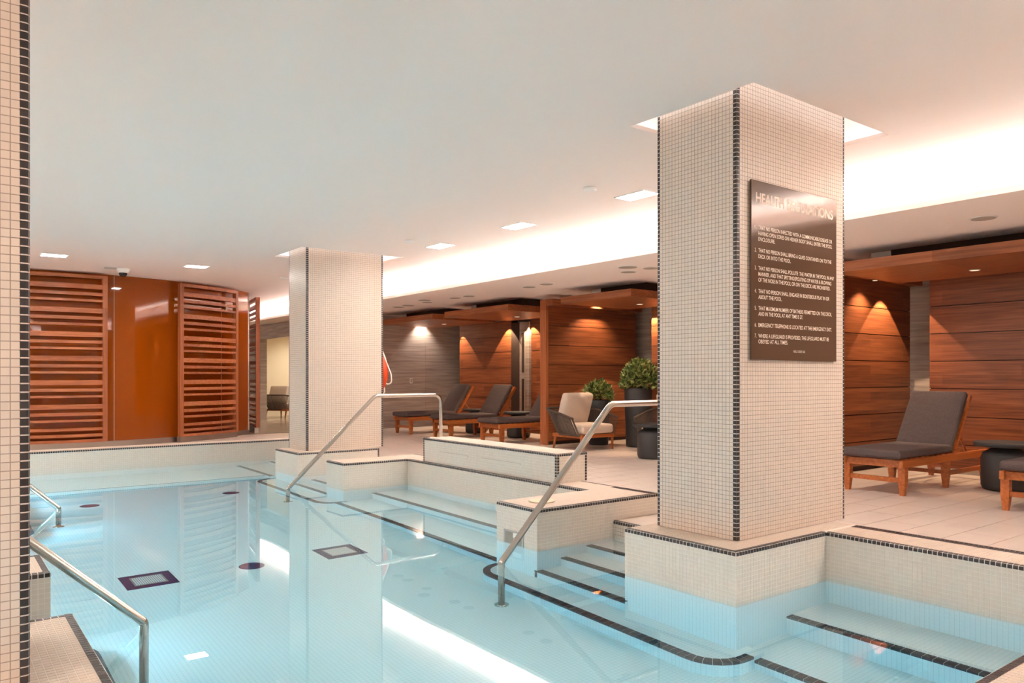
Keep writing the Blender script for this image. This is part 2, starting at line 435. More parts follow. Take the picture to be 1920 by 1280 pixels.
# ---- deck floor: slab, then the tiles that can be told apart, farther ones joined
fl = MB()
BX0, BX1, BY0, BY1 = -.85, 4.95, .69, 12.18          # outer outline of the pool curb
for b in ((BX1, 10.9, RY0, 15.6), (RX0, BX0, RY0, 15.6), (BX0, BX1, RY0, BY0), (BX0, BX1, BY1, 15.6), (4.40, BX1, 3.54, 4.42), (4.50, BX1, 8.56, 9.55), (RX0, 7.3, 15.6, RY1)):
    fl.box(b[0], b[1], b[2], b[3], ZD-.12, ZD-.004)
flo = fl.build('floor', 'deck_joint'); tag(flo, kind='structure')
TX, TY, gp = .60, .30, .0030
tme = MB().box(gp, TX-gp, gp, TY-gp, -.006, 0).mesh('floor_tile', 'deck_tile'); far = MB(); near = []
x = BX1+.02; nx = 9
for j in range(int((15.6-RY0)/TY)):
    y = RY0+j*TY
    for i in range(-1, 10):
        xx = x+i*TX+(TX/2 if j % 2 else 0)
        a, b = max(xx, BX1+.012), min(xx+TX, 10.7)
        if b-a < .02: continue
        full = abs(b-a-TX) < 1e-4
        if .6 < y < 9.0 and full and xx < 10.0: near.append((xx, y))
        else: far.box(a+gp, b-gp, y+gp, y+TY-gp, ZD-.006, ZD)
near.sort(key=lambda p: p[0]**2+p[1]**2)
for i, (xx, y) in enumerate(near):
    if i < 290: put('floor_tile', tme, flo, (xx, y, ZD))
    else: far.box(xx+gp, xx+TX-gp, y+gp, y+TY-gp, ZD-.006, ZD)
for x0, x1, y0, y1 in ((BX0, BX1-.3, BY1+.01, 15.6), (RX0, BX0-.01, RY0, 15.6), (BX0, BX1, RY0, BY0-.01), (4.44, BX1+.012, 3.545, 4.415), (4.54, BX1+.012, 8.565, 9.545), (BX1-.3, BX1+.012, BY1+.01, 15.6)):
    n1, n2 = max(1, round((x1-x0)/TX)), max(1, round((y1-y0)/TY))
    for i in range(n1):
        for j in range(n2):
            far.box(x0+(x1-x0)*i/n1+gp, x0+(x1-x0)*(i+1)/n1-gp, y0+(y1-y0)*j/n2+gp, y0+(y1-y0)*(j+1)/n2-gp, ZD-.006, ZD)
tag(far.build('far_tiles', 'deck_tile', flo), kind='stuff')
sf = MB().box(RX0, 11, 15.6, RY1, ZD-.01, ZD).build('floor_corridor', 'stone_floor'); tag(sf, kind='structure')

# ---- pool basin
bs = MB().box(-1.0, 5.0, .8, 12.2, ZF-.15, ZF).build('pool_basin', 'pool_mosaic'); tag(bs, kind='structure')
LOW = [(4.57, 4.95, .69, 2.67), (3.63, 4.95, 2.67, 3.54), (3.60, 4.95, 4.42, 4.93), (4.58, 4.95, 4.93, 8.1), (3.74, 4.95, 8.1, 8.56), (3.78, 4.95, 9.55, 10.37), (4.58, 4.95, 10.37, 12.18),
       (-.85, 4.95, .69, 1.065), (-.85, 4.95, 11.8, 12.18), (4.40, 4.95, 3.54, 4.42), (4.50, 4.95, 8.56, 9.55),
       (-.85, -.47, 1.065, 2.6), (-.85, .47, 2.6, 3.68), (-.85, .48, 4.52, 5.0), (-.85, -.47, 5.0, 8.1), (-.85, .48, 8.1, 8.56), (-.85, -.29, 3.68, 4.52), (-.85, -.29, 8.56, 9.55), (-.85, .48, 9.55, 10.37), (-.85, -.47, 10.37, 11.8)]
mb = MB()
for b in LOW: mb.box(*b, ZF-.02, ZW-.012)
mb.build('basin_wall', 'pool_mosaic', bs)
def strip_nosing(parent, pts, wd=.055, dr=.03, z=0):
    """black tiled nosing along a polyline; the step lies on the left of the run"""
    pts = [Vector((p[0], p[1], 0)) for p in pts]; mb = MB(); out = []
    acc = [0]
    for a, b in zip(pts, pts[1:]): acc.append(acc[-1]+(b-a).length)
    n = max(1, round(acc[-1]/.054)); 
    def at(s):
        for k in range(len(pts)-1):
            if s <= acc[k+1]+1e-6:
                t = (s-acc[k])/max(1e-9, acc[k+1]-acc[k]); d = (pts[k+1]-pts[k]).normalized(); return pts[k].lerp(pts[k+1], t), d
        return pts[-1], (pts[-1]-pts[-2]).normalized()
    g = .0016
    for i in range(n):
        (p, d0), (q, d1) = at(acc[-1]*i/n+g), at(acc[-1]*(i+1)/n-g)
        n0, n1 = Vector((-d0.y, d0.x, 0)), Vector((-d1.y, d1.x, 0)); u = .003
        a0, a1, b0, b1 = p-n0*u, q-n1*u, p+n0*wd, q+n1*wd
        zt, zb = Vector((0,0,z+.003)), Vector((0,0,z-dr))
        mb.add([a0+zb, a1+zb, b1+zb, b0+zb, a0+zt, a1+zt, b1+zt, b0+zt], [(4,5,6,7),(0,1,5,4),(1,2,6,5),(2,3,7,6),(3,0,4,7)])
    return tag(mb.build('nosing', 'nosing_tile', parent), kind='stuff')
def step(poly, z, edge):
    s = MB().prism(poly, ZF-.01, z).build('pool_step', 'pool_mosaic', bs)
    if edge: strip_nosing(s, edge, z=z)
    return s
def rect_step(x0, x1, y0, y1, z, side):
    ed = {'-x': [(x0, y1), (x0, y0)], '+x': [(x1, y0), (x1, y1)], '-y': [(x0, y0), (x1, y0)], '': None}[side]
    step([(x0,y0),(x1,y0),(x1,y1),(x0,y1)], z, ed)
rect_step(4.13, 4.60, 1.0, 2.70, -.80, '-x'); rect_step(3.65, 4.13, 1.0, 2.70, -1.09, '-x')
rect_step(4.105, 4.60, 4.90, 8.13, -.67, '-x'); rect_step(3.64, 4.105, 4.90, 8.13, -1.03, '-x')
rect_step(4.20, 4.60, 10.34, 11.83, -.55, '-x'); rect_step(3.70, 4.20, 10.34, 11.83, -.78, '-x')
for dx, y0, y1 in ((0, 3.51, 4.45), (.12, 8.53, 9.58)):
    rect_step(4.104+dx, 4.42+dx, y0, y1, -.412, '-x'); rect_step(3.838+dx, 4.104+dx, y0, y1, -.635, '-x'); rect_step(3.60+dx, 3.838+dx, y0, y1, -.858, '-x')
for y0, y1 in ((3.65, 4.55), (8.53, 9.58)):
    rect_step(-.30, -.03, y0, y1, -.412, '+x'); rect_step(-.03, .23, y0, y1, -.635, '+x'); rect_step(.23, .48, y0, y1, -.858, '+x')
def round_step(xi, xo, y0, y1, z, r=.24):
    """outer step with rounded ends; xi against the wall, xo out in the pool"""
    s = 1 if xo > xi else -1; arc = []
    for k in range(9): a = PI/2*k/8; arc.append((xo-s*r+s*r*math.sin(a), y0+r-r*math.cos(a)))
    for k in range(9): a = PI/2*k/8; arc.append((xo-s*r+s*r*math.cos(a), y1-r+r*math.sin(a)))
    edge = [(xi, y0)]+arc+[(xi, y1)]
    poly = [(xi-s*.1, y0)]+edge+[(xi-s*.1, y1)]
    if s < 0: edge = edge[::-1]; poly = poly[::-1]
    step(poly, z, edge)
round_step(3.64, 3.35, 2.56, 4.93, -1.03); round_step(3.78, 3.47, 8.08, 10.39, -1.03)
round_step(.47, .74, 2.60, 5.0, -1.03); round_step(.48, .75, 8.08, 10.39, -1.03)
rect_step(-.5, 3.75, 10.55, 11.83, -.86, ''); strip_nosing(bs, [(.48, 10.55), (3.7, 10.55)], wd=.018, dr=.012, z=-.86)
# ---- water body, one level, following the pool outline
wp = [(-.47,1.065),(4.57,1.065),(4.57,2.67),(3.63,2.67),(3.63,3.54),(4.40,3.54),(4.40,4.42),(3.60,4.42),(3.60,4.93),(4.58,4.93),(4.58,8.1),(3.74,8.1),(3.74,8.56),(4.50,8.56),(4.50,9.55),(3.78,9.55),(3.78,10.37),(4.58,10.37),(4.58,11.8),
      (-.47,11.8),(-.47,10.37),(.48,10.37),(.48,9.55),(-.29,9.55),(-.29,8.56),(.48,8.56),(.48,8.1),(-.47,8.1),(-.47,5.0),(.48,5.0),(.48,4.52),(-.29,4.52),(-.29,3.68),(.47,3.68),(.47,2.6),(-.47,2.6)]
def grow(poly, d):
    n = len(poly); out = []
    for i in range(n):
        a, b, c = Vector(poly[i-1]), Vector(poly[i]), Vector(poly[(i+1)%n])
        d1, d2 = (b-a).normalized(), (c-b).normalized(); n1, n2 = Vector((d1.y, -d1.x)), Vector((d2.y, -d2.x))
        out.append(tuple(b+(n1+n2)*d))
    return out
wat = MB().prism(grow(wp, .004), ZF-.06, ZW).build('pool_water', 'water')
tag(wat, 'clear still pale turquoise water filling the indoor pool', 'water', kind='stuff')

# ---- curb blocks round the pool: grout body, mosaic on the faces in view, black trim on the arrises
def curb(name, x0, x1, y0, y1, faces='', edges='', z1=0., z0=None, label=None, cat=None, singles={}, top=True, verts=(), lim={}, mat='tile_pool', band=False):
    z0 = ZW-.03 if z0 is None else z0
    r = empty(name, ((x0+x1)/2, (y0+y1)/2, z0), kind=None if label else 'structure', label=label, cat=cat)
    T = Matrix.Translation(-r.location)
    def body(): return MB().box(x0, x1, y0, y1, z0, z1, T).build('body', 'grout_light', r)
    body(); q = empty_fix(r)
    tr, ed = .024, .030
    zt = z1-tr
    for f in faces.split():
        n = singles.get(f, 0)
        a0, a1 = lim.get(f, (y0, y1) if f[1] == 'x' else (x0, x1))
        sg_ = -1 if f[0] == '-' else 1
        for sx, sy in verts:
            if f[1] == 'x' and sx == sg_: a0, a1 = (a0+.026, a1) if sy < 0 else (a0, a1-.026)
            if f[1] == 'y' and sy == sg_: a0, a1 = (a0+.026, a1) if sx < 0 else (a0, a1-.026)
        O = {'-x': (x0, a1, z0), '+x': (x1, a0, z0), '-y': (a0, y0, z0), '+y': (a1, y1, z0)}[f]
        U = {'-x': -Y_, '+x': Y_, '-y': X_, '+y': -X_}[f]
        mosaic(r, q(O), U, Z_, a1-a0, (zt if f in edges.split() else z1)-z0, mat, singles=n)
    if top:
        e = edges.split()
        tx0, tx1, ty0, ty1 = x0+(ed if '-x' in e else 0), x1-(ed if '+x' in e else 0), y0+(ed if '-y' in e else 0), y1-(ed if '+y' in e else 0)
        if band:
            tx1 -= 2*P; mosaic(r, q((tx1, ty0, z1)), X_, Y_, 2*P, ty1-ty0, 'tile_black', name='black_band')
        mosaic(r, q((tx0, ty0, z1)), X_, Y_, tx1-tx0, ty1-ty0, 'tile_cream', singles=singles.get('top', 0))
    for f in edges.split():
        a0, a1 = lim.get(f, (y0, y1) if f[1] == 'x' else (x0, x1))
        k = {'-x': ((x0, a0), (x0, a1)), '+x': ((x1, a0), (x1, a1)), '-y': ((a0, y0), (a1, y0)), '+y': ((a0, y1), (a1, y1))}[f]
        trim_run(r, q((*k[0], z1)), q((*k[1], z1)), OUT[f])
    for sx, sy in verts:
        trim_vert(r, *q((x0 if sx < 0 else x1, y0 if sy < 0 else y1, 0))[:2], z0-r.location.z, zt-r.location.z, vert_rot(sx, sy))
    return r
def empty_fix(r):
    return lambda p: tuple(Vector(p)-r.location)
K = 'pool_curb'
curb(K, 4.57, 4.95, .69, 2.67, '-x', '-x +x', singles={'-x': 230}, lim={'-x': (1.065, 2.67)}, band=True)
curb(K, 3.63, 4.95, 2.67, 3.54, '-x -y', '-x -y', lim={'-y': (3.63, 4.57)})
curb(K, 3.60, 4.95, 4.42, 4.93, '-x -y', '-x -y +x', band=True)
curb(K, 4.58, 4.95, 4.93, 8.10, '-x', '-x +x')
curb(K, 3.74, 4.95, 8.10, 8.56, '-x -y', '-x -y +x', lim={'-y': (3.74, 4.58)})
curb(K, 3.78, 4.95, 9.55, 10.37, '-x -y', '-x -y', verts=[(1, -1)])
curb(K, 4.58, 4.95, 10.37, 11.80, '-x', '-x +x')
curb(K, -.85, 4.95, 11.80, 12.18, '-y', '-y +y', lim={'-y': (.9, 4.58), '+y': (.9, 4.95)})
curb(K, -.85, 4.57, .69, 1.065, '', '+y', lim={'+y': (1.8, 4.57)})
curb(K, -.85, -.47, 1.065, 2.6, '', '')
curb(K, -.85, .47, 2.6, 3.68, '+x +y', '+x +y', singles={'top': 200})
curb(K, -.85, .48, 4.52, 5.0, '-y +x', '-y +x +y', singles={'-y': 120})
curb(K, -.85, -.47, 5.0, 8.1, '', '+x')
curb(K, -.85, .48, 8.1, 8.56, '-y +x', '-y +x')
curb(K, -.85, .48, 9.55, 10.37, '-y +x', '-y +x')
curb(K, -.85, -.47, 10.37, 11.8, '+x', '+x')
# step at the deck edge of the two stair openings
for x0, y0, y1 in ((4.40, 3.54, 4.42), (4.50, 8.56, 9.55)):
    r = curb(K, x0, x0+.045, y0, y1, '-x', '-x', z1=ZD, top=False)

# ---- columns
def column(c, label, singles=0, corners=((-1,-1),(-1,1),(1,-1)), faces='-x -y', zs=(0, 2.78)):
    x0, x1, y0, y1 = c; d = .0035; r = empty('tiled_column', ((x0+x1)/2, (y0+y1)/2, 0.0), label=label, cat='column')
    q = empty_fix(r); T = Matrix.Translation(-r.location)
    MB().box(x0+d, x1-d, y0+d, y1-d, .003, ZC+.27, T).build('body', 'column_mosaic', r)
    MB().box(x0+.004, x1-.004, y0+.004, y1-.004, .003, .006, T).build('base_joint', 'grout_white', r)
    t = .026; z0, z1 = .003, 2.90
    for f in faces.split():
        L = (y1-y0 if f[1] == 'x' else x1-x0)-2*t
        O = {'-x': (x0, y1-t, z0), '-y': (x0+t, y0, z0), '+x': (x1, y0+t, z0)}[f]; U = {'-x': -Y_, '-y': X_, '+x': Y_}[f]
        O = Vector(O)-Vector({'-x': (-1,0,0), '-y': (0,-1,0), '+x': (1,0,0)}[f])*.0035
        # grout bed behind the tiles
        V_ = [Vector(O), Vector(O)+U*L, Vector(O)+U*L+Z_*(z1-z0), Vector(O)+Z_*(z1-z0)]
        nrm = U.cross(Z_)
        MB().add([Vector(p)-r.location+nrm*.0026 for p in V_], [(0,1,2,3)]).build('grout_bed', 'grout_dark', r)
        if singles:
            k = 5*P; O2 = Vector(O)+U*(L-k)
            zA, zB = z0+P*1, z0+P*83
            mosaic(r, q(O), U, Z_, L-k, z1-z0, 'tile_cream', h=.0035)
            mosaic(r, q(O2+Z_*(zA-z0)), U, Z_, k, zB-zA, 'tile_cream', h=.0035, singles=290)
            mosaic(r, q(O2+Z_*(zB-z0)), U, Z_, k, z1-zB, 'tile_cream', h=.0035)
        else: mosaic(r, q(O), U, Z_, L, z1-z0, 'tile_cream', h=.0035)
    for sx, sy in corners:
        px, py = (x0 if sx < 0 else x1)-.003*sx-r.location.x, (y0 if sy < 0 else y1)-.003*sy-r.location.y
        pr = trim_profile(.026, .026, .012, .0018); k = len(pr); L = z1-z0
        MB().add([(-L/2, y, z) for y, z in pr]+[(L/2, y, z) for y, z in pr], [tuple(range(k)), tuple(range(2*k-1, k-1, -1))]+[(i, k+i, k+(i+1)%k, (i+1)%k) for i in range(k)]).build('grout_bead', 'grout_white', r, (px, py, (z0+z1)/2), vert_rot(sx, sy))
        trim_vert(r, px, py, z0, z1, vert_rot(sx, sy))
    return r
column(col1, 'cream mosaic column with black corner tiles carrying the health regulations board')
column(col2, 'cream mosaic column with black corner tiles and an orange lifebuoy on its side')
column(colL, 'cream mosaic column with black corner tiles beside the near steel handrail', singles=1, corners=((1,-1),), faces='-y +x')

# ================================================================== FAR END: curved amber glass wall behind slatted screens
CC = (2.0, 18.5)
def arc_pt(R, deg): a = math.radians(deg); return (CC[0]+R*math.sin(a), CC[1]-R*math.cos(a))
def arc_band(R0, R1, d0, d1, z0, z1, n=12):
    v = []; mb = MB()
    for k in range(n+1):
        d = d0+(d1-d0)*k/n
        for R in (R0, R1):
            for zz in (z0, z1): v.append((*arc_pt(R, d), zz))
    f = []
    for k in range(n):
        a, b = 4*k, 4*(k+1)
        f += [(a+2, b+2, b+3, a+3), (b, a, a+1, b+1), (a+1, a+3, b+3, b+1), (a, b, b+2, a+2)]
    f += [(0, 2, 3, 1), (4*n+1, 4*n+3, 4*n+2, 4*n)]
    return mb.add(v, f)
gw = empty('wall_curved', (CC[0], CC[1]-4.28, ZD), kind='structure'); G0 = -gw.location
def inw(mb):  # into parent space
    mb.v = [tuple(Vector(p)+G0) for p in mb.v]; return mb
pane_edges = [-32, -16, 5.8, 21.5, 34, 46.5]
for a, b in zip(pane_edges, pane_edges[1:]):
    o = inw(arc_band(4.25, 4.28, a+.03, b-.03, ZD+.09, ZC, 14)).build('glass_pane', 'amber_glass', gw)
inw(arc_band(4.20, 4.30, -32, 46.5, ZD, ZD+.09, 60)).build('base_channel', 'steel_base', gw)
inw(arc_band(4.15, 4.2, -32, 46.5, ZD, ZC, 60)).build('backing', 'amber_frame', gw)
for d in pane_edges[1:-1]: inw(arc_band(4.281, 4.285, d-.035, d+.035, ZD+.09, ZC, 1)).build('pane_joint', 'lid', gw)
def line_band(p0, p1, o0, o1, s0, s1, z0, z1):
    a, b = Vector((*p0, 0)), Vector((*p1, 0)); u = (b-a).normalized(); n_ = Vector((u.y, -u.x, 0))
    M = Matrix(((u.x, n_.x, 0, a.x), (u.y, n_.y, 0, a.y), (0, 0, 1, 0), (0, 0, 0, 1)))
    mb = MB().box(s0, s1, o0, o1, z0, z1, M); mb.f = [q[::-1] for q in mb.f]; return mb
e0 = arc_pt(4.265, 46.8); e1 = (5.47, 17.4)
inw(line_band(e0, e1, -.015, .015, .0, 1.8, ZD+.09, ZC)).build('glass_pane', 'amber_glass', gw)
inw(line_band(e0, e1, -.02, .02, -.03, .0, ZD, ZC)).build('corner_post', 'steel', gw)
inw(line_band(e0, e1, -.05, .02, 0, 1.8, ZD, ZD+.09)).build('base_channel', 'steel_base', gw)
def slat_levels():
    z = ZD+.19; i = 0; out = []
    while True:
        t = i % 3; hgt, gap = ((.036, .063), (.050, .058), (.076, .108))[t]
        if i < 2: hgt, gap = .045, (.055, .10)[i]
        if z+hgt > ZC-.115: return out
        out.append((z, z+hgt)); z += hgt+gap; i += 1
        if i == 2: i = 3
def screen(d0, d1, label, line=None):
    L = 0
    if line: c = ((line[0][0]+line[1][0])/2, (line[0][1]+line[1][1])/2); L = (Vector(line[0])-Vector(line[1])).length
    else: c = arc_pt(4.42, (d0+d1)/2)
    r = empty('slatted_screen', (*c, ZD), label=label, cat='screen', group='slatted timber screens on the curved wall'); g = -r.location
    def b_(R0, R1, a, b, z0, z1, nm, mat, n=8):
        if line: mb = line_band(line[0], line[1], R0-4.42, R1-4.42, L*(a-d0)/(d1-d0), L*(b-d0)/(d1-d0), z0, z1)
        else: mb = arc_band(R0, R1, a, b, z0, z1, n)
        mb.v = [tuple(Vector(p)+g) for p in mb.v]; return mb.build(nm, mat, r)
    st = .9
    for a, b in ((d0, d0+st), (d1-st, d1)): b_(4.385, 4.465, a, b, ZD+.10, ZC-.045, 'stile', 'wood_slat_v', 2)
    for z0, z1 in ((ZD+.10, ZD+.145), (ZC-.10, ZC-.045)): b_(4.385, 4.465, d0+st, d1-st, z0, z1, 'rail', 'wood_slat')
    for z0, z1 in slat_levels(): b_(4.395, 4.455, d0+st, d1-st, z0, z1, 'slat', 'wood_slat')
    b_(4.36, 4.44, d0, d1, ZD, ZD+.10, 'base_channel', 'steel_base')
    return r
screen(-14, 3.9, 'curved slatted timber screen beneath the dome camera side, next to the near column')
screen(19.6, 37.6, 'curved slatted timber screen in the middle, between two amber glass stretches')
screen(0, 17.9, 'straight slatted timber screen seen edge-on beside the corridor opening', ((5.40, 15.85), (5.63, 17.2)))

# ================================================================== LOUNGE: dividers, back panels, canopies
def plank_face(parent, axis, a0, a1, c, s, z0=ZD+.06, z1=2.21, pitch=.336, t=.018):
    """boards stacked up a face: axis 'x' lies along x at y=c facing s*y; 'y' along y at x=c facing s*x"""
    z = z1
    L = a1-a0
    while z > z0+.02:
        zb = max(z0, z-pitch); hh = z-zb-.010
        if axis == 'x': o = MB().box(-L/2, L/2, -t/2, t/2, -hh/2, hh/2).build('plank', 'wood_panel_x', parent)
        else: o = MB().box(-t/2, t/2, -L/2, L/2, -hh/2, hh/2).build('plank', 'wood_panel_y', parent)
        pc = Vector(((a0+a1)/2, c+s*t/2, zb+hh/2)) if axis == 'x' else Vector((c+s*t/2, (a0+a1)/2, zb+hh/2))
        o.location = pc-parent.location; z = zb
def divider(y0, y1, x0, x1, label):
    r = empty('timber_divider', ((x0+x1)/2, (y0+y1)/2, ZD), label=label, cat='partition'); T = Matrix.Translation(-r.location)
    MB().box(x0+.04, x1, y0+.02, y1-.02, ZD, 2.22, T).build('core', 'dark_void', r)
    MB().box(x0, x0+.05, y0, y1, ZD, 2.31, T).build('end_post', 'wood_slat_v', r)
    MB().box(x0+.05, x1, y0+.005, y1-.005, 2.22, 2.31, T).build('head_rail', 'wood_panel_x', r)
    MB().box(x0, x1, y0-.16, y0, 2.20, 2.31, T).build('head_beam', 'wood_panel_x', r)
    plank_face(r, 'x', x0+.055, x1, y0+.02, -1); plank_face(r, 'x', x0+.055, x1, y1-.02, 1)
    return r
divider(9.97, 10.13, 8.32, 10.5, 'timber plank partition behind the rope armchair')
divider(4.90, 5.06, 8.32, 10.45, 'timber plank partition beside the lounger next to the big column')
def back_panel(y0, y1, label):
    r = empty('timber_wall_panel', (9.86, (y0+y1)/2, ZD), label=label, cat='wall panel'); T = Matrix.Translation(-r.location)
    MB().box(9.84, 10.0, y0+.005, y1-.005, ZD+.02, 2.2, T).build('core', 'dark_void', r)
    MB().box(9.80, 9.84, y0, y1, ZD, ZD+.06, T).build('base_channel', 'steel_base', r)
    plank_face(r, 'y', y0, y1, 9.84, -1, z1=2.2); return r
back_panel(12.93, 14.93, 'timber plank wall panel behind the lounger beside the grey stone wall')
back_panel(10.2, 12.25, 'timber plank wall panel behind the loungers next to the plank partition')
back_panel(6.95, 8.95, 'timber plank wall panel behind the potted shrubs')
back_panel(2.37, 4.37, 'timber plank wall panel behind the round side table by the near loungers')
back_panel(-1.4, 1.6, 'timber plank wall panel beyond the nearest lounger')
# grey service post with slots in the gap between two panels
r = empty('service_post', (9.82, 12.5, ZD), label='grey stone post with two tall slots between the timber wall panels', cat='post')
MB().box(-.03, .18, -.22, .10, 0, 2.30).build('body', 'stone_wall', r)
MB().box(-.02, .18, .11, .40, 0, 2.30).build('reveal', 'dark_void', r)
for z0, z1 in ((.35, 1.15), (1.22, 2.1)):
    s_ = MB().box(-.056, -.05, -.12, .02, z0, z1).build('slot_frame', 'disc_grey', r); MB().box(-.058, -.056, -.09, -.01, z0+.03, z1-.03).build('slot', 'dark_void', s_)

def spot(name, parent, loc, target, power, col, size, blend=.6, rad=.03):
    d = bpy.data.lights.new(name, 'SPOT'); d.energy = power; d.color = col; d.spot_size = math.radians(size); d.spot_blend = blend; d.shadow_soft_size = rad
    o = bpy.data.objects.new(name, d); C.objects.link(o); o.parent = parent
    o.location = loc; o.rotation_euler = (Vector(target)-Vector(loc)).to_track_quat('-Z', 'Y').to_euler(); return o
def canopy(y0, y1, label, x0=8.0, x1=9.56, lamp=True):
    r = empty('timber_canopy', ((x0+x1)/2, (y0+y1)/2, 2.155), label=label, cat='canopy', group='timber canopies above the loungers'); T = Matrix.Translation(-r.location)
    MB().box(x0, x1, y0, y1, 2.155, 2.265, T).build('slab', 'wood_canopy', r)
    MB().box(x0+.45, x1, y0+.12, y1-.45, 2.265, ZS, T).build('hanger_box', 'dark_void', r)
    MB().box(x0+.5, x1, y1-.45, y1-.2, 2.30, ZS, T).build('hanger_end', 'white_metal', r)
    if lamp:
        yc = (y0+y1)/2; c = Vector((9.0, yc, 2.155))-r.location
        l = MB().lathe([(.055, -.006), (.055, 0)], c).build('lamp_trim', 'white_metal', r)
        MB().lathe([(.042, -.007), (.042, -.005)], c, 20).build('lamp_lens', 'emit_can', l)
        s_ = spot('lamp_light', r, c+Vector((0,0,-.012)), c+Vector((0,0,-1)), L_SPOT*.7, (1, .80, .60), 58, .6)
    return r
canopy(13.15, 15.45, 'timber canopy slab in front of the grey stone wall')
canopy(10.62, 12.70, 'timber canopy slab between the stone wall and the plank partition')
canopy(7.68, 9.22, 'timber canopy slab above the rope armchair and potted shrubs')
canopy(5.3, 7.0, 'timber canopy slab hidden behind the big column')
canopy(2.45, 4.62, 'timber canopy slab above the near loungers')
canopy(-.2, 2.1, 'timber canopy slab beyond the near loungers')
# small cylinder lamps hung from the soffit close to the panels and partitions
def washer(x, y, z, tgt, pw, col, size, blend, label):
    r = empty('wall_washer', (x, y, ZS), label=label, cat='lamp', group='cylinder lamps along the timber panels'); d = z-ZS
    MB().lathe([(.035, d), (.035, 0)], n=20).build('housing', 'charcoal', r)
    MB().lathe([(.028, d-.002), (.028, d)], n=16).build('lens', 'emit_can', r)
    spot('lamp_light', r, (0, 0, d-.01), Vector(tgt)-Vector((x, y, ZS)), L_SPOT*pw, col, size, blend, .012)
K2 = (1, .70, .45)
for y, lb in ((14.87, 'cylinder lamp at the stone-wall end of the far timber panel'), (12.99, 'cylinder lamp at the slotted-post end of the far timber panel'), (12.19, 'cylinder lamp at the slotted-post end of the next timber panel'),
              (10.28, 'cylinder lamp over the timber panel end beside the plank partition'), (8.88, 'cylinder lamp over the timber panel behind the shrubs'), (7.02, 'cylinder lamp at the hidden end of the panel behind the shrubs'),
              (4.70, 'cylinder lamp over the timber panel behind the near lounger'), (2.42, 'cylinder lamp over the panel end past the near loungers')):
    if y > 14: washer(9.66, y, 2.19, (9.66, y-.76, -1.19), 2.4, K2, 62, .06, lb)
    else: washer(9.66, y, 2.19, (9.66, y, -1), 2.4, K2, 84, .06, lb)
washer(9.35, 9.70, 2.34, (9.35, 9.86, .8), 1.6, K2, 110, .7, 'cylinder lamp washing the plank partition behind the armchair')
washer(9.15, 4.71, 2.17, (9.15, 4.80, .8), 1.2, K2, 110, .7, 'cylinder lamp washing the plank partition beside the near lounger')
washer(9.2, 15.52, 2.34, (9.2, 15.60, 1.0), 1.6, (1, .88, .76), 100, .8, 'cylinder lamp washing the grey stone wall')

# ================================================================== CEILING FITTINGS
def downlight(x, y, sx, sy):
    r = empty('ceiling_downlight', (x, y, ZC), label=None, cat='light'); a, b = sx/2, sy/2
    fr = MB()
    for bx in ((-a-.012, a+.012, -b-.012, -b), (-a-.012, a+.012, b, b+.012), (-a-.012, -a, -b, b), (a, a+.012, -b, b)): fr.box(*bx, -.006, .0)
    fr.build('frame', 'white_metal', r)
    MB().box(-a, a, -b, b, -.003, -.001).build('diffuser', 'emit_down', r)
    return r
DL = [(5.27, 4.98, .20, .36, 'rectangular ceiling light right beside the big sign column'), (5.27, 6.80, .20, .36, 'middle rectangular ceiling light of the three between the two big columns'), (5.27, 8.47, .20, .36, 'rectangular ceiling light of the row closest to the lifebuoy column'),
      (1.36, 12.40, .30, .24, 'rectangular ceiling light before the slatted screen next to the near column'), (3.25, 12.33, .30, .24, 'rectangular ceiling light between the dome camera and the lifebuoy column')]
for d_ in DL: tag(downlight(*d_[:4]), d_[4], group='rectangular ceiling lights')
for d_ in [(5.27, 1.4, .2, .36), (5.27, -.4, .2, .36), (5.27, -2.4, .2, .36), (-1.2, 5.0, .2, .36), (-1.2, 6.8, .2, .36), (-1.2, 8.5, .2, .36), (-1.2, 1.4, .2, .36), (-1.2, -.4, .2, .36)]:
    tag(downlight(*d_), 'rectangular ceiling light over the unseen part of the hall', group='rectangular ceiling lights')
dm = MB().lathe([(.045, -.028), (.06, -.02), (.062, 0)], n=24).mesh('smoke_detector', 'white_metal')
for x, y, lb in ((4.76, 8.37, 'small round white ceiling detector beside the light by the lifebuoy column'), (4.72, 5.04, 'small round white ceiling detector beside the light by the sign column'), (4.81, 12.79, 'small round white ceiling detector beyond the lifebuoy column')):
    tag(put('smoke_detector', dm, None, (x, y, ZC)), lb, 'detector', 'ceiling detectors')
for i, (x, y, rr) in enumerate([(7.462, 13.574, .13), (7.448, 13.152, .13), (7.166, 12.055, .13), (7.411, 12.37, .11), (7.402, 11.401, .11), (7.422, 10.99, .11), (7.419, 9.309, .11), (7.395, 8.853, .11), (7.069, 6.846, .13), (7.399, 7.155, .11), (7.374, 6.734, .11), (7.381, 2.828, .11)]):
    r = empty('soffit_disc', (x, y, ZS), label='flat round grey disc fitting in the white soffit', cat='ceiling fitting', group='round soffit fittings')
    MB().lathe([(rr-.008, -.008), (rr, -.004), (rr, 0)], n=32).build('rim', 'white_metal', r)
    MB().lathe([(rr-.012, -.010), (rr-.012, -.007)], n=32).build('grille', 'disc_grey', r)
r = empty('dome_camera', (2.39, 13.25, ZC), label='white ceiling security camera with dark glass dome', cat='camera')
MB().lathe([(.055, -.075), (.085, -.06), (.095, -.03), (.10, 0)], n=32).build('housing', 'white_metal', r)
MB().lathe([(.003, -.135), (.03, -.13), (.05, -.112), (.06, -.085), (.06, -.07)], n=32).build('dome', 'black_gloss', r)
MB().box(-.26, -.09, -.03, .03, -.02, 0).build('cable_box', 'grille', r)

